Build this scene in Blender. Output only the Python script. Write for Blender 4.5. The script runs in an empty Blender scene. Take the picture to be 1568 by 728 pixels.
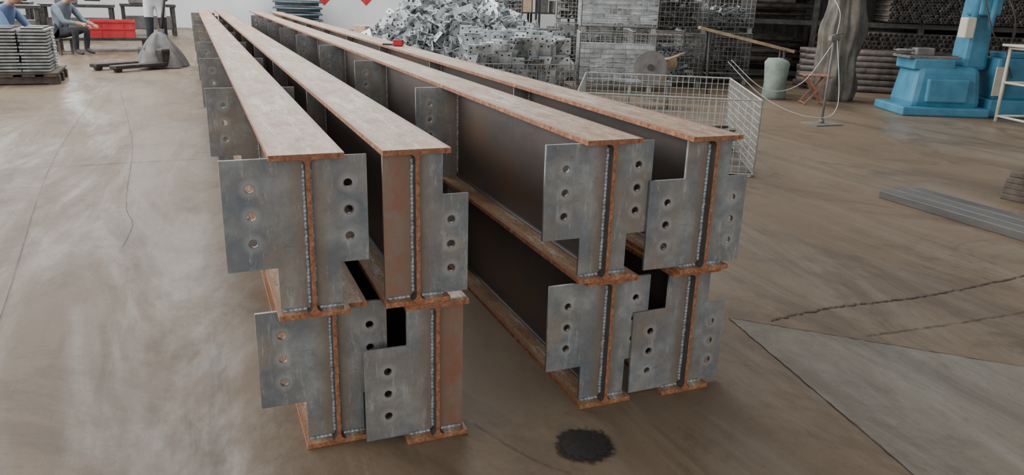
import bpy, bmesh, math, random
from mathutils import Vector, Matrix, noise
random.seed(7)
C=bpy.context
col=C.scene.collection
# ------------------------------------------------------------------ materials
def ramp(nt,fac,stops):
    r=nt.nodes.new('ShaderNodeValToRGB')
    e=r.color_ramp.elements
    while len(e)<len(stops): e.new(0.5)
    for i,(p,c) in enumerate(stops):
        e[i].position=p; e[i].color=(*c,1) if len(c)==3 else c
    nt.links.new(fac,r.inputs[0]); return r.outputs[0]
def tex(nt,scale=5,detail=6,rough=.6,stretch=(1,1,1),dist=0,coord='Object',loc=(0,0,0),rot=0):
    tc=nt.nodes.new('ShaderNodeTexCoord'); m=nt.nodes.new('ShaderNodeMapping')
    m.inputs['Scale'].default_value=stretch; m.inputs['Location'].default_value=loc; m.inputs['Rotation'].default_value=(0,0,rot)
    nt.links.new(tc.outputs[coord],m.inputs[0])
    n=nt.nodes.new('ShaderNodeTexNoise'); n.inputs['Scale'].default_value=scale
    n.inputs['Detail'].default_value=detail; n.inputs['Roughness'].default_value=rough
    n.inputs['Distortion'].default_value=dist
    nt.links.new(m.outputs[0],n.inputs['Vector']); return n.outputs[0]
def mixc(nt,f,a,b,mode='MIX'):
    m=nt.nodes.new('ShaderNodeMix'); m.data_type='RGBA'; m.blend_type=mode
    for s,v in ((0,f),(6,a),(7,b)):
        if hasattr(v,'is_output'): nt.links.new(v,m.inputs[s])
        elif s==0: m.inputs[0].default_value=v
        else: m.inputs[s].default_value=(*v,1)
    return m.outputs[2]
def math_(nt,op,a,b=0.0,c=None,clamp=False):
    m=nt.nodes.new('ShaderNodeMath'); m.operation=op; m.use_clamp=clamp
    for i,v in enumerate((a,b,c)):
        if v is None: continue
        if hasattr(v,'is_output'): nt.links.new(v,m.inputs[i])
        else: m.inputs[i].default_value=v
    return m.outputs[0]
def newmat(name):
    m=bpy.data.materials.new(name); m.use_nodes=True
    nt=m.node_tree; b=nt.nodes['Principled BSDF']; return m,nt,b
def bump(nt,b,h,s=.3,d=.002):
    n=nt.nodes.new('ShaderNodeBump'); n.inputs['Strength'].default_value=s; n.inputs['Distance'].default_value=d
    nt.links.new(h,n.inputs['Height']); nt.links.new(n.outputs[0],b.inputs['Normal'])
def simple(name,c1,c2,scale=6,rough=.6,metal=0,bs=.2,stretch=(1,1,1),bd=.002):
    m,nt,b=newmat(name)
    t=tex(nt,scale,5,.6,stretch)
    nt.links.new(ramp(nt,t,[(.35,c1),(.65,c2)]),b.inputs['Base Color'])
    b.inputs['Roughness'].default_value=rough; b.inputs['Metallic'].default_value=metal
    if bs: bump(nt,b,t,bs,bd)
    return m
B0=(0,0,0)
G=lambda v:(v,v,v)
def absx(nt):
    tc=nt.nodes.new('ShaderNodeTexCoord'); sx=nt.nodes.new('ShaderNodeSeparateXYZ'); nt.links.new(tc.outputs['Object'],sx.inputs[0])
    return math_(nt,'ABSOLUTE',sx.outputs[0])
def mat_flange_top():
    m,nt,b=newmat('flange_rust_scale')
    a=tex(nt,3,8,.7,(1,.25,1)); f=tex(nt,26,8,.8,(1,.35,1)); g=tex(nt,140,4,.6); s=tex(nt,18,9,.85,(1,.10,1),loc=(2,2,0)); d=tex(nt,7,9,.8,(1,.4,1),loc=(7,1,0))
    c=ramp(nt,a,[(.35,(.27,.14,.07)),(.48,(.40,.26,.155)),(.60,(.50,.375,.25)),(.7,(.60,.52,.42))])
    c2=ramp(nt,f,[(.40,(.31,.13,.058)),(.55,(.53,.37,.23))])
    cc=mixc(nt,.5,c,c2)
    cc=mixc(nt,ramp(nt,s,[(.52,B0),(.58,G(.85))]),cc,(.68,.61,.53))
    cc=mixc(nt,ramp(nt,d,[(.52,B0),(.60,G(.7))]),cc,(.24,.105,.05))
    e=math_(nt,'ADD',math_(nt,'MULTIPLY',absx(nt),10),math_(nt,'MULTIPLY',f,.45))
    cc=mixc(nt,ramp(nt,e,[(.86,B0),(1.02,G(.85))]),cc,(.31,.135,.062))
    cc=mixc(nt,ramp(nt,g,[(.36,G(.35)),(.5,G(1))]),(.12,.065,.038),cc)
    nt.links.new(cc,b.inputs['Base Color'])
    nt.links.new(ramp(nt,f,[(.3,G(.6)),(.7,G(.38))]),b.inputs['Roughness'])
    b.inputs['Metallic'].default_value=.05
    bump(nt,b,g,.3,.001); return m
def mat_web():
    m,nt,b=newmat('web_mill_scale')
    a=tex(nt,2.2,7,.65,(1,.5,1.6)); f=tex(nt,30,7,.8)
    c=ramp(nt,a,[(.36,(.055,.056,.06)),(.5,(.09,.082,.078)),(.6,(.12,.085,.063)),(.72,(.15,.08,.048))])
    c=mixc(nt,ramp(nt,f,[(.45,B0),(.62,G(.45))]),c,(.16,.08,.05))
    nt.links.new(c,b.inputs['Base Color']); b.inputs['Roughness'].default_value=.5; b.inputs['Metallic'].default_value=.1
    bump(nt,b,f,.15,.001); return m
def mat_rust():
    m,nt,b=newmat('orange_rust_edge')
    f=tex(nt,45,8,.8); a=tex(nt,9,6,.7)
    c=ramp(nt,f,[(.38,(.14,.048,.024)),(.5,(.35,.135,.062)),(.62,(.52,.26,.14))])
    c=mixc(nt,ramp(nt,a,[(.45,B0),(.6,G(.65))]),c,(.22,.105,.065))
    nt.links.new(c,b.inputs['Base Color']); b.inputs['Roughness'].default_value=.75; bump(nt,b,f,.5,.0015); return m
def mat_plate(name,holes,rusty=0.0):
    m,nt,b=newmat(name)
    oi=nt.nodes.new('ShaderNodeObjectInfo'); rnd=oi.outputs['Random']
    def tx(scale,detail,rough,stretch=(1,1,1),loc=(0,0,0)):
        t=tex(nt,scale,detail,rough,stretch,loc=loc); n=t.node; n.noise_dimensions='4D'
        nt.links.new(math_(nt,'MULTIPLY',rnd,37.0),n.inputs['W']); return t
    a=tx(9,8,.68); f=tx(45,6,.75); w=tx(6,8,.72,(1,1,.6),(3,1,2)); st=tx(22,9,.85,(2.2,1,.4),(1,4,2)); bl=tx(4,6,.6,loc=(9,1,2)); fs=tx(60,8,.85,(.5,1,1.5),(4,4,1))
    c=ramp(nt,a,[(.36,(.145,.16,.17)),(.5,(.225,.238,.24)),(.64,(.34,.352,.35))])
    c=mixc(nt,ramp(nt,bl,[(.47,B0),(.62,G(.65))]),c,(.13,.152,.178))
    warm=ramp(nt,w,[(.45,B0),(.61,G(.6+rusty*.4))])
    c=mixc(nt,warm,c,(.28,.215,.155))
    c=mixc(nt,ramp(nt,st,[(.54,B0),(.60,G(.45))]),c,(.48,.49,.48))
    c=mixc(nt,ramp(nt,fs,[(.56,B0),(.64,G(.4))]),c,(.10,.095,.09))
    sp=ramp(nt,f,[(.59-.12*rusty,B0),(.68-.1*rusty,G(.75))])
    c=mixc(nt,sp,c,(.28,.13,.07))
    if rusty>.5: c=mixc(nt,.8,c,mixc(nt,ramp(nt,a,[(.42,B0),(.58,G(1))]),(.27,.105,.06),(.23,.16,.12)))
    tc=nt.nodes.new('ShaderNodeTexCoord'); sx=nt.nodes.new('ShaderNodeSeparateXYZ'); nt.links.new(tc.outputs['Object'],sx.inputs[0])
    xx=math_(nt,'ADD',math_(nt,'ABSOLUTE',sx.outputs[0]),math_(nt,'MULTIPLY',w,.08))
    c=mixc(nt,ramp(nt,math_(nt,'MULTIPLY',xx,10),[(.50,G(.8)),(.88,B0)]),c,(.225,.155,.105))
    d=None
    if holes:
        for h in holes:
            v=nt.nodes.new('ShaderNodeVectorMath'); v.operation='DISTANCE'
            nt.links.new(tc.outputs['Object'],v.inputs[0]); v.inputs[1].default_value=(h[0],0,h[1])
            d=v.outputs['Value'] if d is None else math_(nt,'MINIMUM',d,v.outputs['Value'])
        d=math_(nt,'ADD',d,math_(nt,'MULTIPLY',a,.018))
        k=ramp(nt,math_(nt,'MULTIPLY',d,20),[(.40,G(.4)),(.72,B0)])
        c=mixc(nt,k,c,(.47,.48,.47))
        k=ramp(nt,math_(nt,'MULTIPLY',d,20),[(.36,G(.9)),(.46,B0)])
        c=mixc(nt,k,c,(.13,.08,.055))
    nt.links.new(c,b.inputs['Base Color'])
    nt.links.new(ramp(nt,a,[(.38,G(.55)),(.62,G(.38))]),b.inputs['Roughness'])
    b.inputs['Metallic'].default_value=.1*(1-rusty)
    bump(nt,b,f,.2,.0008); return m
def mat_floor(name,tint=(1,1,1),bright=1.0):
    m,nt,b=newmat(name)
    a=tex(nt,.55,6,.6,(1,.55,1)); f=tex(nt,6,9,.8); g=tex(nt,90,3,.6); s=tex(nt,1.3,8,.7,(1,.25,1),1.2)
    k=lambda c:tuple(x*t*bright for x,t in zip(c,tint))
    c=ramp(nt,a,[(.34,k((.115,.080,.052))),(.5,k((.150,.109,.073))),(.66,k((.19,.144,.103)))])
    c=mixc(nt,ramp(nt,f,[(.38,B0),(.62,G(.55))]),c,k((.170,.126,.088)))
    c=mixc(nt,ramp(nt,s,[(.48,B0),(.62,G(.45))]),c,k((.245,.202,.158)))
    c=mixc(nt,ramp(nt,tex(nt,1.2,10,.78,(1,.7,1),.8,loc=(5,3,0)),[(.49,B0),(.59,G(.55))]),c,k((.076,.051,.034)))
    c=mixc(nt,ramp(nt,tex(nt,3,8,.72,(1,.05,1),.3,loc=(1,3,0),rot=.35),[(.55,B0),(.63,G(.42))]),c,k((.065,.048,.035)))
    c=mixc(nt,ramp(nt,tex(nt,2.5,9,.78,(1,.05,1),.4,loc=(8,1,0),rot=-.5),[(.55,B0),(.63,G(.35))]),c,k((.25,.20,.155)))
    c=mixc(nt,ramp(nt,tex(nt,40,6,.8),[(.57,B0),(.67,G(.42))]),c,k((.058,.042,.03)))
    nt.links.new(c,b.inputs['Base Color'])
    r=mixc(nt,ramp(nt,s,[(.42,B0),(.60,G(1))]),G(.62),G(.34))
    nt.links.new(r,b.inputs['Roughness']); b.inputs['Specular IOR Level'].default_value=.42
    bump(nt,b,mixc(nt,.5,f,g),.2,.003); return m
M=dict(
 top=mat_flange_top(),web=mat_web(),rust=mat_rust(),
 floor=mat_floor('floor_worn_concrete',(1.0,.98,.93),1.2),slab=mat_floor('floor_grey_slab',(.98,1.17,1.36),1.42),
 weld=simple('weld_bead',(.17,.19,.22),(.44,.47,.50),80,.4,.3,.4,bd=.001),
 dark=simple('dark_steel',(.032,.030,.030),(.08,.072,.066),12,.5,.2),
 seam2=simple('seam_worn',(.055,.040,.028),(.10,.072,.05),20,.8),
 galv=simple('galvanised_steel',(.44,.47,.48),(.78,.81,.83),9,.35,.3),
 galv2=simple('galvanised_dull',(.20,.22,.22),(.42,.44,.44),9,.4,.3),
 wire=simple('galvanised_wire',(.42,.44,.42),(.60,.61,.58),9,.45,.3,0),
 wired=simple('dull_wire',(.24,.24,.23),(.38,.38,.36),9,.5,.2,0),
 blue=simple('machine_blue_paint',(.045,.19,.30),(.075,.26,.39),5,.5),
 cream=simple('cream_paint',(.50,.46,.38),(.60,.56,.47),5,.55),
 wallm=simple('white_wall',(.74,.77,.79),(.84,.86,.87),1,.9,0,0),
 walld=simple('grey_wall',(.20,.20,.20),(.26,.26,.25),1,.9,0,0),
 red=simple('red_plastic',(.45,.02,.03),(.6,.04,.05),5,.5),
 wood=simple('weathered_wood',(.28,.20,.12),(.46,.35,.23),8,.8,stretch=(1,8,1)),
 woodd=simple('dark_pallet_wood',(.065,.053,.043),(.15,.12,.095),8,.8),
 card=simple('cardboard',(.42,.31,.20),(.54,.41,.28),8,.8),
 tarp=simple('dusty_tarpaulin',(.085,.078,.064),(.17,.155,.128),5,.85,bd=.02,bs=.5),
 bag=simple('green_grey_cloth',(.16,.20,.17),(.27,.32,.28),7,.8),
 pipe=simple('black_pipe',(.065,.055,.05),(.17,.142,.122),8,.5,.15,0),
 hole=simple('pipe_bore',(.006,.006,.006),(.014,.013,.012),8,.9,0,0),
 bar=simple('grey_bar_stock',(.085,.082,.078),(.165,.157,.146),7,.5,.2,stretch=(1,.2,1)),
 cable=simple('white_cable',(.6,.6,.6),(.7,.7,.7),5,.5,0,0),
 paint=simple('cast_grey',(.12,.12,.12),(.21,.20,.19),9,.6),
 reel=simple('blue_grey_rubber',(.07,.11,.14),(.13,.18,.21),9,.6),
 skin=simple('skin',(.42,.24,.17),(.50,.30,.22),9,.55,0,0),
 hair=simple('black_hair',(.01,.009,.008),(.03,.025,.02),30,.6),
 wshirt=simple('white_cloth',(.60,.62,.66),(.72,.74,.78),9,.85),
 bshirt=simple('blue_cloth',(.10,.17,.32),(.16,.24,.42),9,.85),
 gshirt=simple('grey_blue_cloth',(.12,.16,.20),(.19,.24,.28),9,.85),
 trous=simple('dark_trousers',(.02,.022,.03),(.04,.043,.055),9,.85),
 redwood=simple('reddish_wood',(.20,.09,.06),(.30,.15,.10),8,.7),
)
m,nt,b=newmat('window_daylight'); b.inputs['Base Color'].default_value=(.8,.85,.9,1)
nt.links.new(ramp(nt,tex(nt,2),[(.3,(.85,.92,1)),(.7,(.95,.98,1))]),b.inputs['Emission Color']); b.inputs['Emission Strength'].default_value=11; M['pane']=m
m,nt,b=newmat('oil_soaked_patch')
nt.links.new(ramp(nt,tex(nt,60,5,.7),[(.3,(.010,.009,.008)),(.7,(.035,.028,.022))]),b.inputs['Base Color']); b.inputs['Roughness'].default_value=.8
tc=nt.nodes.new('ShaderNodeTexCoord'); ln=nt.nodes.new('ShaderNodeVectorMath'); ln.operation='LENGTH'; nt.links.new(tc.outputs['Object'],ln.inputs[0])
dd=math_(nt,'ADD',math_(nt,'MULTIPLY',ln.outputs['Value'],6.8),math_(nt,'MULTIPLY',math_(nt,'ADD',tex(nt,9,6,.7),tex(nt,70,3,.7)),.42))
nt.links.new(ramp(nt,dd,[(.84,G(.95)),(1.06,B0)]),b.inputs['Alpha']); M['oil']=m
# ------------------------------------------------------------------ mesh helpers
def finish(name,bm,mats,parent=None,smooth=False,loc=(0,0,0),rotz=0):
    me=bpy.data.meshes.new(name); bm.normal_update(); bm.to_mesh(me); bm.free()
    if not isinstance(mats,(list,tuple)): mats=[mats]
    for m in mats: me.materials.append(m)
    if smooth: me.polygons.foreach_set('use_smooth',[True]*len(me.polygons))
    o=bpy.data.objects.new(name,me); col.objects.link(o); o.location=loc; o.rotation_euler[2]=rotz
    if parent: o.parent=parent
    return o
def empty(name,loc=(0,0,0),rotz=0):
    o=bpy.data.objects.new(name,None); col.objects.link(o); o.location=loc; o.rotation_euler[2]=rotz
    o.empty_display_size=.1; return o
CV=[(-.5,-.5,-.5),(.5,-.5,-.5),(.5,.5,-.5),(-.5,.5,-.5),(-.5,-.5,.5),(.5,-.5,.5),(.5,.5,.5),(-.5,.5,.5)]
CF=[(0,3,2,1),(4,5,6,7),(0,1,5,4),(1,2,6,5),(2,3,7,6),(3,0,4,7)]
def box(bm,c,s,mi=0,rot=None,bev=0,taper=None,mtx=None):
    tgt=bm if not bev else bmesh.new()
    vs=[]
    for x,y,z in CV:
        k=taper if (taper and z>0) else (1,1)
        p=Vector((x*s[0]*k[0],y*s[1]*k[1],z*s[2]))
        if not bev:
            if rot: p=rot@p
            p=p+Vector(c)
            if mtx: p=mtx@p
        vs.append(tgt.verts.new(p))
    for f in CF:
        ff=tgt.faces.new([vs[i] for i in f]); ff.material_index=mi
    if bev:
        bmesh.ops.bevel(tgt,geom=list(tgt.edges),offset=bev,segments=2,affect='EDGES',profile=.5)
        mp={}
        for v in tgt.verts:
            p=v.co.copy()
            if rot: p=rot@p
            p=p+Vector(c)
            if mtx: p=mtx@p
            mp[v]=bm.verts.new(p)
        for f in tgt.faces:
            ff=bm.faces.new([mp[v] for v in f.verts]); ff.material_index=mi
        tgt.free()
UC={}
def unit(seg):
    if seg not in UC: UC[seg]=[(math.cos(2*math.pi*k/seg),math.sin(2*math.pi*k/seg)) for k in range(seg)]
    return UC[seg]
def tube(bm,p0,p1,r,seg=6,mi=0,r2=None,cap=True):
    p0=Vector(p0);p1=Vector(p1);d=p1-p0
    if d.length<1e-6:return
    q=d.to_track_quat('Z','Y').to_matrix(); X,Y=q.col[0].copy(),q.col[1].copy()
    if r2 is None:r2=r
    a=[bm.verts.new(p0+X*(c*r)+Y*(s*r)) for c,s in unit(seg)]
    b=[bm.verts.new(p1+X*(c*r2)+Y*(s*r2)) for c,s in unit(seg)]
    for k in range(seg):
        f=bm.faces.new((a[k],a[(k+1)%seg],b[(k+1)%seg],b[k])); f.material_index=mi; f.smooth=seg>6
    if cap:
        f=bm.faces.new(a[::-1]); f.material_index=mi; f=bm.faces.new(b); f.material_index=mi
def disc(bm,c,X,Y,r,seg,mi):
    c=Vector(c); f=bm.faces.new([bm.verts.new(c+X*(a*r)+Y*(b*r)) for a,b in unit(seg)]); f.material_index=mi
def path(bm,pts,r,seg=6,mi=0,rf=None):
    pts=[Vector(p) for p in pts]; rings=[]; X=None
    for i,p in enumerate(pts):
        t=(pts[min(i+1,len(pts)-1)]-pts[max(i-1,0)]).normalized()
        if X is None:
            X=Vector((1,0,0)) if abs(t.x)<.8 else Vector((0,0,1))
        X=(X-t*X.dot(t)).normalized(); Y=t.cross(X)
        rr=rf(i) if rf else r
        rings.append([bm.verts.new(p+X*(a*rr)+Y*(b*rr)) for a,b in unit(seg)])
    for a,b in zip(rings,rings[1:]):
        for k in range(seg):
            f=bm.faces.new((a[k],a[(k+1)%seg],b[(k+1)%seg],b[k])); f.material_index=mi; f.smooth=True
    for rg in (rings[0][::-1],rings[-1]):
        f=bm.faces.new(rg); f.material_index=mi
def curve_pts(ctrl,n=30):
    out=[]; P=[Vector(p) for p in ctrl]; P=[P[0]]+P+[P[-1]]
    for i in range(1,len(P)-2):
        for k in range(n):
            t=k/n;a,b,c,d=P[i-1:i+3]
            out.append(.5*((2*b)+(-a+c)*t+(2*a-5*b+4*c-d)*t*t+(-a+3*b-3*c+d)*t**3))
    out.append(P[-2]); return out
# ------------------------------------------------------------------ camera
f_px=1153.1; pitch,roll,yaw=math.radians(17.738),math.radians(-1.738),math.radians(22.858); H=1.152
F=Vector((math.sin(yaw)*math.cos(pitch),math.cos(yaw)*math.cos(pitch),-math.sin(pitch)))
R=Vector((math.cos(yaw),-math.sin(yaw),0)); D=F.cross(R)
R2=R*math.cos(roll)+D*math.sin(roll); D2=-R*math.sin(roll)+D*math.cos(roll)
cam=bpy.data.cameras.new('camera'); co=bpy.data.objects.new('camera',cam); col.objects.link(co)
cam.sensor_width=36; cam.lens=f_px/1568*36
mw=Matrix((R2,-D2,-F)).transposed().to_4x4(); mw.translation=Vector((0,0,H)); co.matrix_world=mw
C.scene.camera=co
# ------------------------------------------------------------------ room
bm=bmesh.new(); box(bm,(2,9,-.05),(36,34,.1)); finish('floor',bm,M['floor'])
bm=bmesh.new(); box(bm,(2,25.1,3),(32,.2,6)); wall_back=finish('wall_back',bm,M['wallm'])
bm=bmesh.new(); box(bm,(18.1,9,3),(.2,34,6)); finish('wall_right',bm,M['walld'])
for i,x in enumerate((-11.5,-8,-4.5)):
    e=empty('window_%d'%(i+1),(x,24.97,3.2)); bm=bmesh.new()
    box(bm,(0,0,0),(3,.03,2.8),1)
    for k in range(5): box(bm,(-1.5+.75*k,-.03,0),(.06,.06,2.86),0)
    for k in range(4): box(bm,(0,-.03,-1.4+.933*k),(3.06,.06,.06),0)
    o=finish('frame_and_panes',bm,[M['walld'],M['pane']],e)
bm=bmesh.new()
vs=[bm.verts.new(p) for p in [(1.81,2.13,.002),(1.63,1.14,.002),(1.28,-.8,.002),(4.9,-.8,.002)]]
f=bm.faces.new(vs); f.normal_update()
if f.normal.z<0: f.normal_flip()
finish('floor_slab',bm,M['slab'])
def seam(bm,ctrl,w,z=.003,jit=.006):
    pts=curve_pts([(x,y,0) for x,y in ctrl],40); L=[];Rr=[]
    for i,p in enumerate(pts):
        t=(pts[min(i+1,len(pts)-1)]-pts[max(i-1,0)]).normalized(); n=Vector((-t.y,t.x,0))
        ww=w*(.25+random.random()*.9); j=(random.random()-.5)*jit
        L.append(bm.verts.new(p+n*(ww/2+j)+Vector((0,0,z)))); Rr.append(bm.verts.new(p-n*(ww/2-j)+Vector((0,0,z))))
    for i in range(len(L)-1):
        bm.faces.new((L[i],Rr[i],Rr[i+1],L[i+1]))
bm=bmesh.new()
seam(bm,[(1.81,2.13),(1.63,1.14),(1.3,-.6)],.0035)
seam(bm,[(1.81,2.13),(2.52,1.46),(4.2,-.1)],.005)
seam(bm,[(-1.02,10.3),(-.95,6),(-.72,2.93),(-.62,1.2)],.0025,jit=.002)
seam(bm,[(-.8,9.7),(-.5,6.5),(-.42,4.6),(-.36,4.1),(-.38,3.7)],.003,jit=.006)
seam(bm,[(-3.5,5.55),(-1.2,5.6),(.0,5.65)],.006,jit=.003)
seam(bm,[(.95,1.3),(.75,1.5),(.64,1.75)],.0025,jit=.003)
seam(bm,[(1.95,2.06),(2.3,2.08),(2.8,2.05),(3.6,2.1),(5,2.2)],.012,jit=.014)
seam(bm,[(2.2,1.83),(2.7,1.8),(3.6,1.78)],.005,jit=.006)
finish('floor_seam',bm,M['seam2'])
bm=bmesh.new(); box(bm,(0,0,0),(.38,.38,.001)); finish('oil_stain',bm,M['oil'],loc=(.885,1.548,.0036))
# ------------------------------------------------------------------ beams
BH,BW,TW,TF=.4,.168,.010,.013
def beam_mesh(L):
    bm=bmesh.new()
    w,h=BW/2,BH; r=.012; t=TW/2
    def arc(cx,cz,a0,a1):
        return [(cx+r*math.cos(math.radians(a0+(a1-a0)*k/4)),cz+r*math.sin(math.radians(a0+(a1-a0)*k/4))) for k in range(5)]
    P=[(-w,0),(w,0),(w,TF)]+arc(t+r,TF+r,270,180)+arc(t+r,h-TF-r,180,90)+[(w,h-TF),(w,h),(-w,h),(-w,h-TF)]
    P+=arc(-t-r,h-TF-r,90,0)+arc(-t-r,TF+r,0,-90)+[(-w,TF)]
    N=24; rows=[]
    for j in range(N+1):
        y=L*j/N; rows.append([bm.verts.new((x,y,z)) for x,z in P])
    for a,b in zip(rows,rows[1:]):
        for k in range(len(P)):
            k2=(k+1)%len(P); f=bm.faces.new((a[k],b[k],b[k2],a[k2]))
            xx=(P[k][0]+P[k2][0])/2
            horiz=abs(P[k][1]-P[k2][1])<1e-6
            f.material_index=0 if horiz else (2 if abs(xx)>w-.001 else 1)
    for rw in (rows[0],rows[-1][::-1]):
        f=bm.faces.new(rw); f.material_index=2
    bmesh.ops.recalc_face_normals(bm,faces=bm.faces)
    me=bpy.data.meshes.new('i_beam_section'); bm.to_mesh(me); bm.free()
    for k in ('top','web','rust'): me.materials.append(M[k])
    return me
beamme=beam_mesh(12.0)
CH=BH-2*TF
def plate_mesh(name,W,narrow,flag_h,holes,mat,th=.009):
    cu=bpy.data.curves.new(name,'CURVE'); cu.dimensions='2D'; cu.fill_mode='BOTH'; cu.extrude=th/2-.0006; cu.bevel_depth=.0006
    def spl(pts):
        s=cu.splines.new('POLY'); s.points.add(len(pts)-1); s.use_cyclic_u=True
        for p,q in zip(s.points,pts): p.co=(q[0],q[1],0,1)
    if W>narrow:
        spl([(TW/2,.012),(TW/2+.012,0),(narrow,0),(narrow,CH-flag_h),(W,CH-flag_h),(W,CH),(TW/2+.012,CH),(TW/2,CH-.012)])
    else: spl([(TW/2,.012),(TW/2+.012,0),(narrow,0),(narrow,CH),(TW/2+.012,CH),(TW/2,CH-.012)])
    for hx,hz in holes:
        spl([(hx+.0105*math.cos(a),hz+.0105*math.sin(a)) for a in [-2*math.pi*k/24 for k in range(24)]])
    ob=bpy.data.objects.new('tmp',cu); col.objects.link(ob)
    dg=C.evaluated_depsgraph_get(); me=bpy.data.meshes.new_from_object(ob.evaluated_get(dg))
    bpy.data.objects.remove(ob); me.name=name
    me.transform(Matrix.Translation((0,0,-CH/2))@Matrix.Rotation(math.pi/2,4,'X'))
    me.materials.clear(); me.materials.append(mat)
    return me
FH=.262
def holes_for(W,off): return [(W-off,CH-.066-.0655*k) for k in range(3)]
WL,WR=.187,.140
hl,hr=holes_for(WL,.06),holes_for(WR,.045)
cen=lambda hs:[(x,z-CH/2) for x,z in hs]
PL={'L':plate_mesh('splice_plate_wide',WL,.075,FH,hl,mat_plate('plate_steel_wide',cen(hl))),
    'R':plate_mesh('splice_plate_mid',WR,.072,FH,hr,mat_plate('plate_steel_mid',cen(hr))),
    'N':plate_mesh('stiffener_plate',.076,.076,0,[],mat_plate('plate_steel_plain',[],.1)),
    'Q':plate_mesh('stiffener_plate_rusty',.078,.078,0,[],mat_plate('plate_steel_rusty',[],1.0))}
def weld_mesh():
    bm=bmesh.new(); n=150
    pts=[(random.gauss(0,.0004),0,-CH/2+.014+(CH-.028)*k/n) for k in range(n+1)]
    path(bm,pts,.005,8,0,lambda i:.0042+.0012*abs(math.sin(i*.7))+random.random()*.0006)
    me=bpy.data.meshes.new('weld_bead'); bm.to_mesh(me); bm.free(); me.materials.append(M['weld']); return me
def weld_h():
    bm=bmesh.new(); n=24
    pts=[(.014+.058*k/n,0,0) for k in range(n+1)]
    path(bm,pts,.005,8,0,lambda i:.0038+.0014*abs(math.sin(i*.7))+random.random()*.0008)
    me=bpy.data.meshes.new('weld_bead_short'); bm.to_mesh(me); bm.free(); me.materials.append(M['weld']); return me
WV,WHm=weld_mesh(),weld_h()
def add_plate(par,side,kind,flag,y,idx):
    o=bpy.data.objects.new('plate_%d'%idx,PL[kind]); col.objects.link(o); o.parent=par
    m=Matrix.Rotation(math.pi if side<0 else 0,4,'Z')
    if flag=='down': m=m@Matrix.Rotation(math.pi,4,'X')
    o.matrix_local=Matrix.Translation((0,y,BH/2))@Matrix.Rotation(random.gauss(0,.012),4,'Z')@m
    return o
def add_weld(par,side,y,full):
    o=bpy.data.objects.new('weld_vertical',WV); col.objects.link(o); o.parent=par
    o.location=(side*(TW/2+.002),y-.0065,BH/2)
    if full:
        z=TF+.001
        o=bpy.data.objects.new('weld_flange',WHm); col.objects.link(o); o.parent=par
        o.matrix_local=Matrix.Translation((0,y-.006,z))@(Matrix.Scale(-1,4,(1,0,0)) if side<0 else Matrix())
beams=[
 (.217,1.720,BH,('L','up'),('R','up'),1.36,('L','up'),('R','up')),
 (.473,1.717,BH,('Q','up'),('R','down'),1.30,('N','up'),('N','up')),
 (1.013,1.715,BH,('L','up'),('R','up'),1.27,('L','up'),('N','up')),
 (1.329,1.696,BH,('L','down'),('R','down'),1.27,('N','up'),('R','down')),
 (.270,1.782,0,('L','up'),('R','up'),1.36,('L','up'),('N','up')),
 (.523,1.715,0,('L','down'),('Q','up'),1.30,('N','up'),('N','up')),
 (1.044,1.722,0,('L','up'),('R','up'),1.27,('N','up'),('N','up')),
 (1.319,1.711,0,('L','down'),('R','down'),1.27,('N','up'),('R','down'))]
for bi,(x,y,z,lk,rk,sp,il,ir) in enumerate(beams):
    e=empty('steel_i_beam',(x,y,z+.0005*(z>0)))
    o=bpy.data.objects.new('section',beamme); col.objects.link(o); o.parent=e
    idx=1
    for j in range(9):
        yy=.034+j*sp
        if yy>11.8: break
        L,Rr=(lk,rk) if j==0 else (il,ir)
        add_plate(e,-1,L[0],L[1],yy,idx); idx+=1
        add_plate(e,1,Rr[0],Rr[1],yy,idx); idx+=1
        add_weld(e,-1,yy,j==0)
        if j<4: add_weld(e,1,yy,j==0)
bm=bmesh.new(); box(bm,(0,0,.022),(.05,.07,.044),0,bev=.008); box(bm,(0,.05,.008),(.02,.12,.012),1); box(bm,(0,0,.046),(.02,.03,.004),1)
finish('tape_measure',bm,[M['red'],M['dark']],loc=(1.33,5.3,2*BH+.002),rotz=1.1)
# ------------------------------------------------------------------ bar stock right
e=empty('rectangular_steel_tube_bundle',(0,0,0))
for i,(x,y1,dy) in enumerate([(4.01,3.40,0),(4.125,3.43,.02),(4.24,3.38,0)]):
    bm=bmesh.new(); L=3.2; w,h=.106,.048
    box(bm,(x,y1-L/2,h/2),(w,L,h),0,bev=.004)
    box(bm,(x,y1+.0005,h/2),(w-.016,.002,h-.016),1)
    finish('tube_%d'%(i+1),bm,[M['bar'],M['hole']],e)
e=empty('timber_offcut_stack',(4.98,3.05,0),.2)
for i in range(5):
    bm=bmesh.new(); box(bm,(random.uniform(-.02,.02),0,.0175+i*.0345),(.42-.03*i,.3,.034),0,bev=.004); finish('board_%d'%(i+1),bm,M['woodd'],e)
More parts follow.
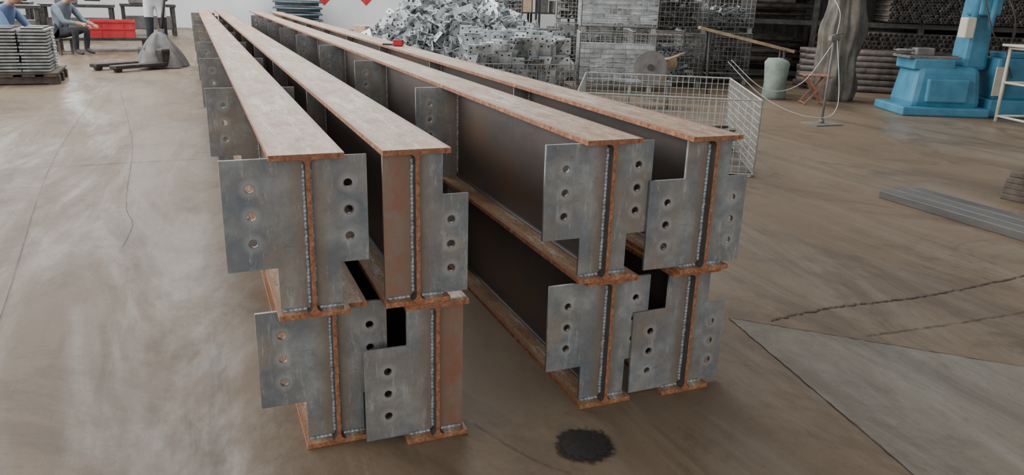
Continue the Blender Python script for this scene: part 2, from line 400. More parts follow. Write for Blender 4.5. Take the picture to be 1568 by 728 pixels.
# ------------------------------------------------------------------ wire crates
def mesh_panel(bm,o,u,v,lu,lv,nu,nv,r=.003,fr=.008):
    o=Vector(o);u=Vector(u);v=Vector(v)
    for i in range(nu+1):
        p=o+u*(lu*i/nu); tube(bm,p,p+v*lv,fr if i in(0,nu) else r,4)
    for j in range(nv+1):
        p=o+v*(lv*j/nv); tube(bm,p,p+u*lu,fr if j in(0,nv) else r,4)
def crate(name,loc,rotz,W,Dp,Hh,mat,cell=.05,base=.1,r=.003,fr=.008,sheet=False):
    e=empty(name,loc,rotz); bm=bmesh.new()
    X,Y,Z=(1,0,0),(0,1,0),(0,0,1); nx,ny,nz=int(W/cell),int(Dp/cell),int((Hh-base)/cell)
    mesh_panel(bm,(0,0,base),X,Z,W,Hh-base,nx,nz,r,fr); mesh_panel(bm,(0,Dp,base),X,Z,W,Hh-base,nx,nz,r,fr)
    mesh_panel(bm,(0,0,base),Y,Z,Dp,Hh-base,ny,nz,r,fr); mesh_panel(bm,(W,0,base),Y,Z,Dp,Hh-base,ny,nz,r,fr)
    if not sheet: mesh_panel(bm,(0,0,base),X,Y,W,Dp,nx,ny,r,fr)
    finish('mesh',bm,mat,e)
    bm=bmesh.new()
    for x in (.04,W-.04):
        for y in (.04,Dp-.04): box(bm,(x,y,base/2),(.06,.06,base))
    for x in (.04,W/2,W-.04): box(bm,(x,Dp/2,base-.012),(.03,Dp,.02))
    finish('feet',bm,mat,e)
    if sheet:
        bm=bmesh.new(); box(bm,(W/2,Dp/2,base+.006),(W-.02,Dp-.02,.01))
        for k in range(16):
            box(bm,(random.uniform(.2,W-.2),random.uniform(.2,Dp-.2),base+.03+.012*k),(random.uniform(.3,.7),.07,.022),0,Matrix.Rotation(random.uniform(0,3),3,'Z')@Matrix.Rotation(random.gauss(0,.08),3,'Y'))
        finish('scrap_wood',bm,M['woodd'],e)
    return e
crate('wire_mesh_crate',(2.45,4.72,0),math.radians(-30),1.25,1.55,.53,M['wire'],.05,.02,.0022,.006,True)
VX,VY,VZ=Vector((1,0,0)),Vector((0,1,0)),Vector((0,0,1))
def bracket(bm,c,rot,s,kind,mi=0):
    t=.006
    m=Matrix.Translation(c)@rot.to_4x4(); r3=rot
    def b(cc,ss): box(bm,cc,ss,mi,mtx=m)
    def hole(cc,ax):
        p=m@Vector(cc)
        if ax=='z': disc(bm,p,r3@VX,r3@VY,.013,7,1)
        else: disc(bm,p,r3@VY,r3@VZ,.013,7,1)
    if kind==0:
        b((0,0,0),(s,s*.6,t)); b((s/2,0,s*.35),(t,s*.6,s*.7))
        for q in (-.28,0,.2): hole((q*s,.12*s,t/2+.001),'z'); hole((q*s,.12*s,-t/2-.001),'z')
        for q in (.2,.5): hole((s/2+t/2+.001,0,s*q),'x'); hole((s/2-t/2-.001,0,s*q),'x')
    elif kind==1:
        b((0,0,0),(s*1.3,s*.45,t)); b((0,s*.22,s*.15),(s*1.3,t,s*.3)); b((0,-s*.22,s*.15),(s*1.3,t,s*.3))
        for q in (-.45,0,.45): hole((q*s,0,t/2+.001),'z'); hole((q*s,0,-t/2-.001),'z')
    else:
        b((0,0,0),(s*1.1,s*.8,t)); b((s*.7,0,0),(s*.4,s*.3,t))
        for q in (-.35,.35):
            for w in (-.22,.22): hole((q*s,w*s,t/2+.001),'z'); hole((q*s,w*s,-t/2-.001),'z')
def rrot(): return Matrix.Rotation(random.uniform(0,6.28),3,'Z')@Matrix.Rotation(random.gauss(0,.7),3,'X')@Matrix.Rotation(random.gauss(0,.7),3,'Y')
bm=bmesh.new()
def heap_h(x,y): 
    d=math.sqrt((x/1.75)**2+(y/1.1)**2)
    return max(0,1.08*(1-d**2.2))*(1+.15*noise.noise(Vector((x*1.5,y*1.5,1)))) if d<1 else 0
for i in range(2000):
    x=random.uniform(-1.75,1.75);y=random.uniform(-1.1,1.1);h=heap_h(x,y)
    if h<.04: continue
    z=max(.05,h-random.random()**2*.2)
    bracket(bm,(x,y,z),rrot(),random.uniform(.14,.27),random.randrange(3),0 if random.random()<.6 else 3)
nn=28
core=[[bm.verts.new((-1.75+3.5*i/nn,-1.1+2.2*j/nn,max(0.0,heap_h(-1.75+3.5*i/nn,-1.1+2.2*j/nn)-.12))) for j in range(nn+1)] for i in range(nn+1)]
for i in range(nn):
    for j in range(nn):
        f=bm.faces.new((core[i][j],core[i+1][j],core[i+1][j+1],core[i][j+1])); f.material_index=2
finish('galvanised_bracket_heap',bm,[M['galv'],M['hole'],M['dark'],M['galv2']],loc=(3.85,11.5,0),rotz=-.25)
fc=crate('wire_mesh_crate',(3.12,9.1,0),math.radians(-12),1.42,.95,.34,M['wired'],.06,.05,.003)
bm=bmesh.new()
for row in range(5):
    for k in range(15):
        for lay in range(3):
            rot=Matrix.Rotation(1.57+random.gauss(0,.3),3,'Z')@Matrix.Rotation(1.15+random.gauss(0,.25),3,'Y')
            bracket(bm,(.11+k*.085,.1+row*.18,.15+lay*.17+random.gauss(0,.03)+.03*row),rot,.20,2 if (k+row)%3 else 0,0 if random.random()<.7 else 2)
finish('stacked_plate_brackets',bm,[M['galv'],M['hole'],M['galv2']],fc,loc=(0,0,.03))
def cage_fill(par,W,Dp,z0,z1,kind):
    bm=bmesh.new()
    if kind=='rows':
        z=z0
        while z<z1:
            for k in range(6):
                x=.1+k*(W-.2)/5
                bracket(bm,(x,Dp*.2+random.uniform(-.03,.03),z),Matrix.Rotation(random.gauss(0,.08)+.15,3,'Z')@Matrix.Rotation(random.gauss(0,.06),3,'Y'),.17,1)
                bracket(bm,(x,Dp*.65,z),Matrix.Rotation(random.gauss(0,.1),3,'Z'),.17,1)
            z+=.06
    else:
        for i in range(200):
            bracket(bm,(random.uniform(.1,W-.1),random.uniform(.1,Dp-.1),random.uniform(z0,z1)),rrot(),.14,random.randrange(3))
    finish('contents',bm,[M['galv'] if kind=='rows' else (M['galv2'] if kind=='mix' else M['paint']),M['hole']],par)
a=math.radians(-24)
for (x,y,z,kind,top) in [(4.66,8.98,0,'rows',.6),(4.66,8.98,.74,'rows',.55),(5.7,9.35,0,'mix',.5),(5.7,9.35,.74,'dark',.55),(6.7,9.6,0,'dark',.5),(6.7,9.6,.74,'mix',.3),(4.6,13.3,0,'dark',.5),(4.6,13.3,.74,'dark',.5),(5.9,12.3,0,'mix',.5),(5.9,12.3,.74,'dark',.5)]:
    c=crate('wire_mesh_cage',(x,y,z),a,.98,.8,.735,M['wired'],.065,.08,.003); cage_fill(c,.98,.8,.12,top,kind)
bm=bmesh.new(); box(bm,(0,0,.3),(.5,.4,.6),0,bev=.005); box(bm,(.1,-.28,.61),(.4,.2,.006),0,Matrix.Rotation(-.5,3,'X')); box(bm,(0,-.2,.3),(.06,.006,.6),1)
finish('cardboard_box',bm,[M['card'],M['wood']],loc=(2.95,13.6,0),rotz=.3)
# cut-off saw
e=empty('abrasive_cutoff_saw',(4.68,7.3,0),math.radians(-30))
bm=bmesh.new(); box(bm,(0,.15,.27),(.5,.35,.03),0,bev=.005)
for x in(-.22,.22):
    for y in(0,.3): tube(bm,(x,y,0),(x*.9,y,.26),.015,8)
finish('stand',bm,M['paint'],e)
bm=bmesh.new(); tube(bm,(0,-.012,.45),(0,.004,.45),.18,40); tube(bm,(0,-.03,.45),(0,-.012,.45),.035,20,1); finish('disc',bm,[M['paint'],M['dark']],e)
bm=bmesh.new(); tube(bm,(0,.004,.45),(0,.12,.45),.03,16); tube(bm,(0,.08,.47),(.28,.16,.5),.065,20); box(bm,(.15,.17,.36),(.1,.1,.18),0,bev=.01); tube(bm,(.1,.05,.5),(.36,-.02,.62),.015,8)
finish('motor_arm',bm,M['wood'],e)
# ------------------------------------------------------------------ stand, tarpaulin, plank, stool
e=empty('machine_stand_pole',(5.88,5.9,0),.0)
bm=bmesh.new(); box(bm,(0,0,.006),(.34,.24,.012),0,bev=.002); tube(bm,(0,0,.01),(0,0,.84),.012,10); tube(bm,(0,0,.01),(0,0,.05),.025,10)
box(bm,(0,0,.85),(.12,.05,.05),0,bev=.006); tube(bm,(-.06,0,.87),(.1,0,.9),.01,8)
finish('stand',bm,M['paint'],e)
bm=bmesh.new()
for ctrl in ([(4.9,6.2,.62),(5.2,6.0,.35),(5.6,5.95,.42),(5.9,5.9,.84)],[(4.9,6.25,.6),(5.15,5.95,.28),(5.5,5.7,.12),(5.85,5.7,.2),(5.9,5.88,.84)],[(5.9,5.9,.86),(6.3,6.3,1.1),(6.6,6.8,1.3)]):
    path(bm,curve_pts([(x-5.88,y-5.9,z) for x,y,z in ctrl],16),.0038,6)
finish('hanging_cable',bm,M['cable'],e)
bm=bmesh.new(); rings=[]
for j in range(40):
    z=1.9*j/39; rr=.19+.05*math.sin(z*1.6+.6)+.015*math.sin(z*9)
    if z>1.6: rr*=max(.1,1-((z-1.6)/.3)**2)
    ring=[]
    for k in range(72):
        a=2*math.pi*k/72; r=rr*(1+.08*math.sin(a*7+z*2.5)+.07*math.sin(a*13-z*3)+.05*math.sin(a*23+z*5)+.2*noise.noise(Vector((math.cos(a)*2,math.sin(a)*2,z*3))))
        ring.append(bm.verts.new((r*math.cos(a),r*.8*math.sin(a),z)))
    rings.append(ring)
for a_,b_ in zip(rings,rings[1:]):
    for k in range(72): bm.faces.new((a_[k],a_[(k+1)%72],b_[(k+1)%72],b_[k]))
bm.faces.new(rings[-1]); bm.faces.new(rings[0][::-1])
finish('tarpaulin_covered_machine',bm,M['tarp'],smooth=True,loc=(7.58,7.5,0),rotz=-.6)
bm=bmesh.new(); box(bm,(0,0,0),(1.3,.14,.04),0,bev=.004)
e=empty('plank_trestle',(6.80,8.35,0),math.radians(-24))
o=finish('plank',bm,M['wood'],e,loc=(0,0,.70)); o.rotation_euler=(0,math.radians(12),0)
bm=bmesh.new()
for x in (-.5,.5):
    zt=.68-x*.2
    for s in (-.2,.2): tube(bm,(x,s,0),(x,s*.3,zt-.0),.02,8)
    tube(bm,(x,-.14,.25),(x,.14,.25),.014,8)
tube(bm,(-.5,0,.25),(.5,0,.25),.014,8)
finish('trestle_frame',bm,M['dark'],e)
bm=bmesh.new(); path(bm,[(0,0,0),(0,0,.04),(0,0,.2),(0,0,.45),(.01,0,.49),(.01,0,.51)],.13,24,0,lambda i:[.14,.155,.14,.15,.12,.04][i])
for v in bm.verts: v.co+=Vector((noise.noise(v.co*5),noise.noise(v.co*5+Vector((3,3,3))),0))*.03
finish('cloth_sack',bm,M['bag'],smooth=True,loc=(6.85,7.75,0))
e=empty('wooden_trestle_stool',(6.98,7.2,0),-.5)
bm=bmesh.new()
for y in (-.12,.12):
    box(bm,(0,y,.17),(.025,.02,.44),0,Matrix.Rotation(.65,3,'Y')); box(bm,(0,y*.85,.17),(.025,.02,.44),0,Matrix.Rotation(-.65,3,'Y'))
for k in range(5): box(bm,(-.14+k*.07,0,.35),(.055,.3,.015),0,bev=.003)
for x in (-.12,.12): tube(bm,(x,-.12,.02),(x,.12,.02),.01,6)
finish('stool_frame',bm,M['redwood'],e)
# ------------------------------------------------------------------ storage rack with pipes
A=(6.6,11.3); ang=math.radians(-39)
e=empty('pipe_storage_rack',(A[0],A[1],0),ang)
bm=bmesh.new()
for x in (0,1.5,3.0,4.5,6.0,7.5):
    for y in (0,1.6): box(bm,(x,y,1.3),(.08,.08,2.6))
    for z in (.12,.9,1.7,2.5): box(bm,(x,.8,z),(.06,1.6,.06))
for z in (.12,.9,1.7,2.5): box(bm,(3.75,0,z),(7.5,.06,.07))
finish('frame',bm,M['dark'],e)
bm=bmesh.new()
def pipe_end_bundle(bm,x0,x1,z0,z1,r,y0,L):
    row=0; z=z0+r
    while z+r<z1:
        x=x0+r+(r if row%2 else 0)
        while x+r<x1:
            dy=random.uniform(-.04,.04)
            tube(bm,(x,y0+dy,z),(x,y0+L,z),r,10)
            disc(bm,(x,y0+dy-.002,z),VX,VZ,r*.78,10,1)
            x+=2*r*1.02
        z+=r*1.76; row+=1
pipe_end_bundle(bm,4.0,7.4,.95,1.65,.022,-.15,1.5)
pipe_end_bundle(bm,3.1,7.4,.17,.85,.035,-.05,1.5)
pipe_end_bundle(bm,3.1,7.4,1.75,2.45,.035,-.05,1.5)
finish('pipes_end_on',bm,[M['pipe'],M['hole']],e)
bm=bmesh.new()
for i in range(90):
    z=random.choice([.2,.95,1.75])+random.random()*.45; y=random.uniform(.0,1.5)
    tube(bm,(.05+random.uniform(-.1,.1),y,z),(2.95+random.uniform(-.3,.1),y+random.uniform(-.05,.05),z+random.uniform(-.03,.03)),random.choice([.02,.03,.04]),8)
finish('pipes_side_on',bm,M['pipe'],e)
bm=bmesh.new(); box(bm,(3.75,1.75,1.5),(7.6,.03,3.0)); 
for k in range(38): box(bm,(.05+k*.2,1.72,1.5),(.05,.03,3.0))
finish('back_sheeting',bm,M['dark'],e)
e=empty('black_pipe_heap',(8.9,8.0,0),ang)
bm=bmesh.new()
for lay in range(7):
    for k in range(9-lay):
        r=.045; x0=random.uniform(-.1,.1)
        tube(bm,(x0-1.0,.0+k*.092+lay*.046,r+lay*.08),(x0+1.1,.0+k*.092+lay*.046,r+lay*.08),r,10)
finish('pipes',bm,M['pipe'],e)
for (x,y,n,sd) in [(5.3,19.5,3,1),(8.6,19.0,3,2),(8.2,15.5,2,3)]:
    e=empty('storage_shelving',(x,y,0),-.1); bm=bmesh.new(); bm2=bmesh.new()
    for k in range(n+1):
        for yy in (0,.7): box(bm,(k*1.1,yy,.95),(.05,.05,1.9))
    for z in (.15,.75,1.35,1.85): box(bm,(n*.55,.35,z),(n*1.1,.75,.03))
    for k in range(n*3):
        for z in (.165,.765,1.365):
            if random.random()<.85: h=random.uniform(.15,.4); box(bm2,(.2+k*.36,.3+random.uniform(-.05,.1),z+h/2),(random.uniform(.2,.33),.4,h),random.randrange(3),bev=.01)
    finish('frame',bm,M['dark'],e); finish('stored_boxes',bm2,[M['card'],M['paint'],M['galv2']],e)
# ------------------------------------------------------------------ blue machine
e=empty('blue_drilling_machine',(7.98,6.2,0),math.radians(-24))
bm=bmesh.new()
box(bm,(-.10,.1,.05),(.98,.75,.10),0,bev=.02)
box(bm,(-.08,.1,.31),(.80,.6,.46),0,bev=.07,taper=(.86,.85))
box(bm,(-.10,-.19,.28),(.46,.08,.26),0,bev=.02)
box(bm,(-.25,.1,.56),(.46,.46,.12),0,bev=.015)
finish('base',bm,M['blue'],e)
bm=bmesh.new(); box(bm,(-.25,.1,.635),(.58,.42,.03),0,bev=.004)
for k in range(3): box(bm,(-.25,-.02+.12*k,.653),(.58,.02,.008),1)
box(bm,(-.3,.1,.69),(.2,.14,.08),0,bev=.01); tube(bm,(-.6,.1,.70),(-.2,.1,.70),.015,8); tube(bm,(-.6,.03,.70),(-.6,.17,.70),.008,6)
finish('work_table',bm,[M['paint'],M['dark']],e)
bm=bmesh.new(); box(bm,(.26,.15,1.0),(.28,.34,1.0),0,bev=.05,taper=(.8,.8)); box(bm,(.22,-.02,1.25),(.24,.3,.3),0,bev=.03)
tube(bm,(.10,-.1,1.05),(.10,-.1,1.5),.045,16); tube(bm,(.24,-.18,.95),(.24,-.18,1.3),.03,12)
tube(bm,(.26,.15,1.45),(.26,.15,1.75),.16,20); box(bm,(.10,-.05,1.6),(.8,.3,.25),0,bev=.04)
finish('column_and_head',bm,M['blue'],e)
bm=bmesh.new(); box(bm,(1.15,.1,.10),(1.5,.6,.2),0,bev=.02); box(bm,(1.15,.12,.42),(1.4,.5,.46),0,bev=.03); box(bm,(1.2,.1,.68),(1.3,.3,.06),0,bev=.01)
finish('bed',bm,M['blue'],e)
bm=bmesh.new(); box(bm,(.48,-.165,.40),(.13,.02,.32),0,bev=.004); box(bm,(.95,-.15,1.0),(.42,.2,.6),0,bev=.02); box(bm,(.95,-.26,1.1),(.28,.01,.2),1)
for k in range(4): tube(bm,(.85+.07*k,-.25,.9),(.85+.07*k,-.28,.9),.015,10,1)
tube(bm,(.95,-.05,.1),(.95,-.05,.8),.03,10)
box(bm,(.02,-.12,.97),(.10,.16,.22),0,bev=.01)
finish('control_cabinet',bm,[M['cream'],M['dark']],e)
bm=bmesh.new()
for ctrl in ([(.38,-.05,1.5),(.53,-.15,1.0),(.46,-.22,.7),(.58,-.2,.45)],[(.28,-.2,1.4),(.38,-.35,1.1),(.5,-.25,.8),(.88,-.2,.75)],[(.1,-.2,1.3),(.2,-.3,.95),(.35,-.25,.8)]):
    path(bm,curve_pts(ctrl,14),.009,6)
finish('hoses',bm,M['dark'],e)
e=empty('cream_work_trestle',(7.95,5.15,0),-.3)
bm=bmesh.new()
for x in (0,.7):
    for y in (0,.5): tube(bm,(x,y,0),(x+.03,y+.05,.8),.018,8)
for z in (.06,.42,.78):
    tube(bm,(0,0,z),(.7,0,z),.013,8); tube(bm,(0,.5,z),(.7,.5,z),.013,8); tube(bm,(0,0,z),(0,.5,z),.013,8)
box(bm,(.38,.28,.81),(.85,.62,.025),0,bev=.004)
finish('frame',bm,M['cream'],e)
bm=bmesh.new(); box(bm,(.4,.3,.93),(.4,.3,.2),0,bev=.02); box(bm,(.4,.14,.93),(.25,.01,.1),1); finish('control_box',bm,[M['cream'],M['dark']],e)
# ------------------------------------------------------------------ far background left
e=empty('pallet_of_steel_castings',(-2.35,10.45,0),.03)
bm=bmesh.new()
for k in range(3): box(bm,(0,.05+k*.4,.05),(1.7,.1,.08))
for k in range(8): box(bm,(-.77+k*.22,.45,.105),(.13,1.0,.022))
for k in range(3):
    for x in (-.8,0,.8): box(bm,(x,.05+k*.4,.05),(.12,.12,.1))
box(bm,(0,.45,.13),(1.7,1.0,.02)); finish('pallet',bm,M['woodd'],e)
bm=bmesh.new()
for cxx in (-.66,-.33,0,.33,.64):
    for lay in range(13):
        for yy in (.2,.62):
            box(bm,(cxx+random.uniform(-.008,.008),yy,.16+lay*.038),(.29,.36,.022),0,Matrix.Rotation(random.gauss(0,.02),3,'Z'))
            box(bm,(cxx,yy,.18+lay*.038),(.22,.3,.014),1)
finish('stacked_castings',bm,[M['galv2'],M['dark']],e)
e=empty('hand_pallet_jack',(-.44,12.6,0),math.radians(222))
bm=bmesh.new()
for s in (-.2,.2): 
    box(bm,(.55,s,.07),(.85,.15,.05),0,bev=.01); tube(bm,(.9,s-.05,.035),(.9,s+.05,.035),.035,12)
box(bm,(.12,0,.16),(.16,.52,.26),0,bev=.03); box(bm,(.05,0,.3),(.12,.3,.2),0,bev=.03,taper=(.6,.5))
for s in (-.06,.06): tube(bm,(-.1,s-.025,.09),(-.1,s+.025,.09),.09,18)
tube(bm,(-.02,0,.15),(-.05,0,.55),.05,14); tube(bm,(-.05,0,.5),(-.22,0,1.2),.022,10)
path(bm,curve_pts([(-.22,0,1.15),(-.23,-.14,1.22),(-.25,-.14,1.34),(-.26,0,1.38),(-.25,.14,1.34),(-.23,.14,1.22),(-.22,0,1.15)],8),.014,8)
finish('jack_body',bm,M['dark'],e)
bm=bmesh.new(); rings=[]
for j in range(14):
    t=j/13; rr=.34*(1-t)**.8+.05; ring=[]
    for k in range(36):
        a=2*math.pi*k/36; r=rr*(1+.12*math.sin(a*5)+.08*math.sin(a*9+t*4)); ring.append(bm.verts.new((r*math.cos(a),r*.8*math.sin(a),.01+.5*t)))
    rings.append(ring)
for a_,b_ in zip(rings,rings[1:]):
    for k in range(36): bm.faces.new((a_[k],a_[(k+1)%36],b_[(k+1)%36],b_[k]))
bm.faces.new(rings[-1])
finish('cover',bm,M['paint'],e,smooth=True)
e=empty('low_workbench',(-1.5,15.9,0),.05)
bm=bmesh.new(); box(bm,(0,0,.22),(1.5,.7,.05),0,bev=.005)
for x in(-.68,.68):
    for y in(-.3,.3): box(bm,(x,y,.1),(.06,.06,.2))
finish('bench',bm,M['dark'],e)
bm=bmesh.new()
W,Dp,Hh=.72,.45,.3
for (c,s) in [((0,0,.01),(W,Dp,.02)),((0,-Dp/2,Hh/2),(W,.015,Hh)),((0,Dp/2,Hh/2),(W,.015,Hh)),((-W/2,0,Hh/2),(.015,Dp,Hh)),((W/2,0,Hh/2),(.015,Dp,Hh)),((0,-Dp/2-.012,Hh-.02),(W+.04,.02,.035)),((0,-Dp/2-.012,Hh*.5),(W,.015,.02)),((-W*.25,-Dp/2-.01,Hh/2),(.015,.015,Hh)),((W*.25,-Dp/2-.01,Hh/2),(.015,.015,Hh)),((0,Dp/2+.012,Hh-.02),(W+.04,.02,.035)),((0,0,Hh-.06),(W-.1,Dp-.08,.08))]:
    box(bm,c,s)
finish('red_plastic_crate',bm,M['red'],loc=(-1.3,15.8,.246),rotz=.05)
e=empty('rubber_hose_reel_stack',(2.95,23.6,0))
bm=bmesh.new()
for k in range(9):
    z=.09+k*.17
    dx=random.uniform(-.03,.03); tube(bm,(dx,0,z-.05),(dx,0,z+.05),.62,32); tube(bm,(0,0,z+.035),(0,0,z+.085),.72,32,0,.68)
finish('reels',bm,M['reel'],e)
def diamond(x,z,s=.28):
    bm=bmesh.new(); box(bm,(0,0,0),(s*2**.5,.01,s*2**.5),0,Matrix.Rotation(math.pi/4,3,'Y')); box(bm,(0,-.007,0),(s*.8,.004,s*.18),1,Matrix.Rotation(math.pi/4,3,'Y'));box(bm,(0,-.007,0),(s*.8,.004,s*.18),1,Matrix.Rotation(-math.pi/4,3,'Y'))
    finish('red_diamond_poster',bm,[M['red'],M['card']],wall_back,loc=(x,24.993,z))
diamond(3.94,1.0); diamond(5.25,1.02)
for (x,y,r,w) in [(-3.3,17.5,.1,1.3),(-5.2,16.5,0,1.2),(-2.2,19.2,.0,1.4),(-4.0,20.5,0,1.5),(-.9,20.8,.1,1.2)]:
    e=empty('workshop_bench_machine',(x,y,0),r); bm=bmesh.new()
    box(bm,(0,0,.7),(w,.6,.06),0,bev=.005)
    for sx in(-1,1):
        for sy in (-.24,.24): box(bm,(sx*(w/2-.06),sy,.34),(.07,.07,.68))
    box(bm,(-.2,0,.92),(.4,.35,.38),1,bev=.03); tube(bm,(.15,0,.9),(.45,0,.9),.1,16,1); box(bm,(0,.1,.3),(w-.2,.4,.3),1,bev=.02)
    finish('bench',bm,[M['dark'],M['paint']],e)
# ------------------------------------------------------------------ people
def person(name,loc,rotz,J,shirt,trousers,hem):
    e=empty(name,loc,rotz)
    me=bpy.data.meshes.new('body'); names=list(J.keys()); idx={n:i for i,n in enumerate(names)}
    E=[('pelvis','spine'),('spine','chest'),('chest','neck'),('neck','headb')]
    for s in 'lr': E+=[('pelvis','hip'+s),('hip'+s,'knee'+s),('knee'+s,'ankle'+s),('ankle'+s,'toe'+s),('chest','sh'+s),('sh'+s,'elbow'+s),('elbow'+s,'wrist'+s),('wrist'+s,'palm'+s)]
    me.from_pydata([J[n] for n in names],[(idx[a],idx[b]) for a,b in E],[])
    o=bpy.data.objects.new('body_tmp',me); col.objects.link(o)
    md=o.modifiers.new('s','SKIN'); md.use_smooth_shade=True; md2=o.modifiers.new('u','SUBSURF'); md2.levels=2; md2.render_levels=2
    rad={'pelvis':(.15,.11),'spine':(.14,.10),'chest':(.16,.11),'neck':(.055,.055),'headb':(.05,.05),'hip':(.09,.09),'knee':(.062,.062),'ankle':(.042,.042),'toe':(.04,.03),'sh':(.07,.065),'elbow':(.045,.045),'wrist':(.03,.028),'palm':(.034,.018)}
    sv=me.skin_vertices[0].data
    for n in names:
        k=n if n in rad else n[:-1]; sv[idx[n]].radius=rad[k]
    sv[idx['pelvis']].use_root=True
    dg=C.evaluated_depsgraph_get(); m2=bpy.data.meshes.new_from_object(o.evaluated_get(dg)); bpy.data.objects.remove(o)
    m2.materials.clear()
    for m in (shirt,trousers,M['skin'],M['dark']): m2.materials.append(m)
    V={n:Vector(J[n]) for n in names}
    def dseg(p,a,b):
        ab=b-a; t=max(0,min(1,(p-a).dot(ab)/max(ab.length_squared,1e-9))); return (p-(a+ab*t)).length
    for p in m2.polygons:
        c=p.center; best=min(E,key=lambda ab:dseg(c,V[ab[0]],V[ab[1]])); k=best[1][:-1] if best[1][-1] in 'lr' and best[1][:-1] in rad else best[1]
        mi=0
        if k in('hip','knee','ankle'): mi=1
        elif k=='toe': mi=3
        elif k in('headb','palm'): mi=2
        if k=='wrist' and (c-V[best[1]]).length<.08: mi=2
        p.material_index=mi; p.use_smooth=True
    if hem:
        for p in m2.polygons:
            if p.center.z>hem and p.material_index==1: p.material_index=0
    b=bpy.data.objects.new('body',m2); col.objects.link(b); b.parent=e
    hb=Vector(J['headb']); up=(hb-V['neck']).normalized(); hc=hb+up*.09
    yv=Vector((0,1,0)); yv=(yv-up*yv.dot(up)).normalized(); xv=yv.cross(up)
    q=Matrix((xv,yv,up)).transposed()
    bm=bmesh.new(); bmesh.ops.create_uvsphere(bm,u_segments=24,v_segments=18,radius=1)
    for v in bm.verts:
        x,y,z=v.co; w=.075*(1-.18*max(0,-z)); v.co=Vector((x*w,y*.095*(1-.1*max(0,-z))+.01*max(0,-z),z*.118))
    for f in bm.faces:
        c=f.calc_center_median(); f.smooth=True
        if c.z>.045 or (c.y<.0 and c.z>-.05) or (abs(c.x)>.06 and c.y<.02 and c.z>.0): f.material_index=1
    def ball(c,r,mi,s=(1,1,1)):
        rr=bmesh.ops.create_uvsphere(bm,u_segments=10,v_segments=8,radius=r,matrix=Matrix.Translation(c)@Matrix.Diagonal((*s,1)))
        for v in rr['verts']:
            for f in v.link_faces: f.material_index=mi; f.smooth=True
    ball((0,.098,-.01),.014,0,(.8,1,1.7))
    for s in(-1,1): ball((s*.076,0,0),.02,0,(.4,.8,1.4)); ball((s*.03,.083,.012),.010,1,(1.3,.6,.7)); ball((s*.03,.085,.032),.012,1,(1.5,.4,.3))
    ball((0,.088,-.052),.016,2,(1.4,.5,.35))
    ho=finish('head',bm,[M['skin'],M['hair'],M['red']],e); ho.matrix_local=Matrix.Translation(hc)@q.to_4x4()
    for s in 'lr':
        w=V['wrist'+s]; p=V['palm'+s]; d=(p-w).normalized(); side=d.cross(Vector((0,0,1)))
        side=side.normalized() if side.length>.1 else Vector((1,0,0)); dn=d.cross(side).normalized(); 
        if dn.z>0: dn=-dn
        bm=bmesh.new(); sg=1 if s=='l' else -1
        for k,(off,L) in enumerate([(-.03,.065),(-.01,.078),(.01,.074),(.03,.058)]):
            a=p+side*off+d*.01; b1=a+d*L*.5+dn*.006; b2=b1+d*L*.3+dn*.02; b3=b2+dn*.018+d*.006
            path(bm,curve_pts([a,b1,b2,b3],4),.009,8,0,lambda i:.0095-.0002*i)
        a=w+d*.03-side*.03*sg; path(bm,curve_pts([a,a-side*.022*sg+d*.02+dn*.01,a-side*.028*sg+d*.05+dn*.02],5),.01,8)
        finish('hand_'+s,bm,M['skin'],e)
    return e
stand=dict(pelvis=(0,0,.93),spine=(0,0,1.10),chest=(0,.01,1.32),neck=(0,.02,1.47),headb=(0,.035,1.53),
 hipl=(-.09,0,.88),kneel=(-.10,.03,.50),anklel=(-.11,.0,.09),toel=(-.12,.15,.035),hipr=(.09,0,.88),kneer=(.10,.05,.50),ankler=(.12,.04,.09),toer=(.13,.19,.035),
 shl=(-.19,0,1.38),elbowl=(-.24,.04,1.12),wristl=(-.2,.25,1.04),palml=(-.18,.33,1.05),shr=(.19,0,1.38),elbowr=(.25,.04,1.12),wristr=(.2,.26,1.05),palmr=(.17,.34,1.06))
person('standing_worker',(-.5,13.75,0),math.radians(185),stand,M['wshirt'],M['trous'],.68)
sit=dict(pelvis=(0,0,.36),spine=(0,.06,.52),chest=(0,.15,.72),neck=(0,.22,.86),headb=(0,.26,.91),
 hipl=(-.09,.03,.35),kneel=(-.15,.42,.42),anklel=(-.13,.38,.08),toel=(-.14,.52,.035),hipr=(.09,.03,.35),kneer=(.15,.42,.42),ankler=(.13,.38,.08),toer=(.14,.52,.035),
 shl=(-.19,.15,.77),elbowl=(-.24,.30,.55),wristl=(-.12,.52,.52),palml=(-.09,.60,.50),shr=(.19,.15,.77),elbowr=(.24,.30,.55),wristr=(.12,.52,.52),palmr=(.09,.60,.50))
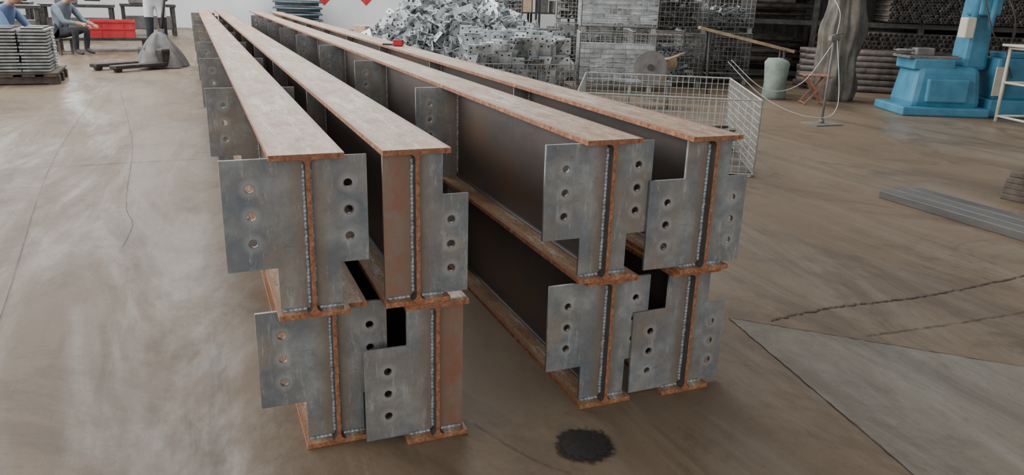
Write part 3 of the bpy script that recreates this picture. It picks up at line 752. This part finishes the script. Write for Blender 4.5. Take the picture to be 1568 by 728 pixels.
def seat(par):
    bm=bmesh.new(); box(bm,(0,-.02,.245),(.36,.3,.03),0,bev=.005)
    for x in(-.14,.14):
        for y in(-.13,.1): box(bm,(x,y,.12),(.03,.03,.24))
    finish('stool',bm,M['woodd'],par)
s1=person('seated_worker',(-2.42,12.4,0),math.radians(-110),sit,M['bshirt'],M['trous'],0); seat(s1)
s2=person('seated_worker',(-2.05,15.0,0),math.radians(-120),sit,M['gshirt'],M['trous'],0); seat(s2)
# ------------------------------------------------------------------ light
w=bpy.data.worlds.new('world'); C.scene.world=w; w.use_nodes=True; nt=w.node_tree
bg=nt.nodes['Background']; tc=nt.nodes.new('ShaderNodeTexCoord'); sx=nt.nodes.new('ShaderNodeSeparateXYZ'); nt.links.new(tc.outputs['Generated'],sx.inputs[0])
c=ramp(nt,sx.outputs[2],[(0,(.45,.45,.45)),(.15,(.75,.76,.77)),(.45,(.75,.77,.79)),(.8,(.40,.41,.42))])
dt=nt.nodes.new('ShaderNodeVectorMath'); dt.operation='DOT_PRODUCT'; nt.links.new(tc.outputs['Generated'],dt.inputs[0]); dt.inputs[1].default_value=(-.75,.66,0)
k=math_(nt,'MULTIPLY_ADD',dt.outputs['Value'],.5,.5)
c=mixc(nt,1.0,c,ramp(nt,k,[(0,G(.6)),(.5,G(.8)),(1,G(1.2))]),'MULTIPLY')
nt.links.new(c,bg.inputs[0]); bg.inputs[1].default_value=1.0
def area(name,loc,target,sx_,sy_,power,color=(1,1,1)):
    l=bpy.data.lights.new(name,'AREA'); l.shape='RECTANGLE'; l.size=sx_; l.size_y=sy_; l.energy=power; l.color=color
    o=bpy.data.objects.new(name,l); col.objects.link(o); o.location=loc
    o.rotation_euler=(Vector(target)-Vector(loc)).to_track_quat('-Z','Y').to_euler(); return o
area('side_door_lamp',(-9.5,8,4.4),(1,5,0),12,4.5,1600,(1,.99,.97))
area('skylight_lamp',(2,14,7.5),(3.5,12,0),10,8,1500,(1,.995,.98))
area('added_wall_fill',(1,20,6),(2.5,25,1),7,2,380,(.98,.99,1))  # added light that brightens the back wall, no actual fixture
area('added_front_fill',(-2,-7,2.4),(.8,2,.6),6,2.6,240,(1,.985,.96))  # added fill from behind the camera for the end plates, no actual doorway
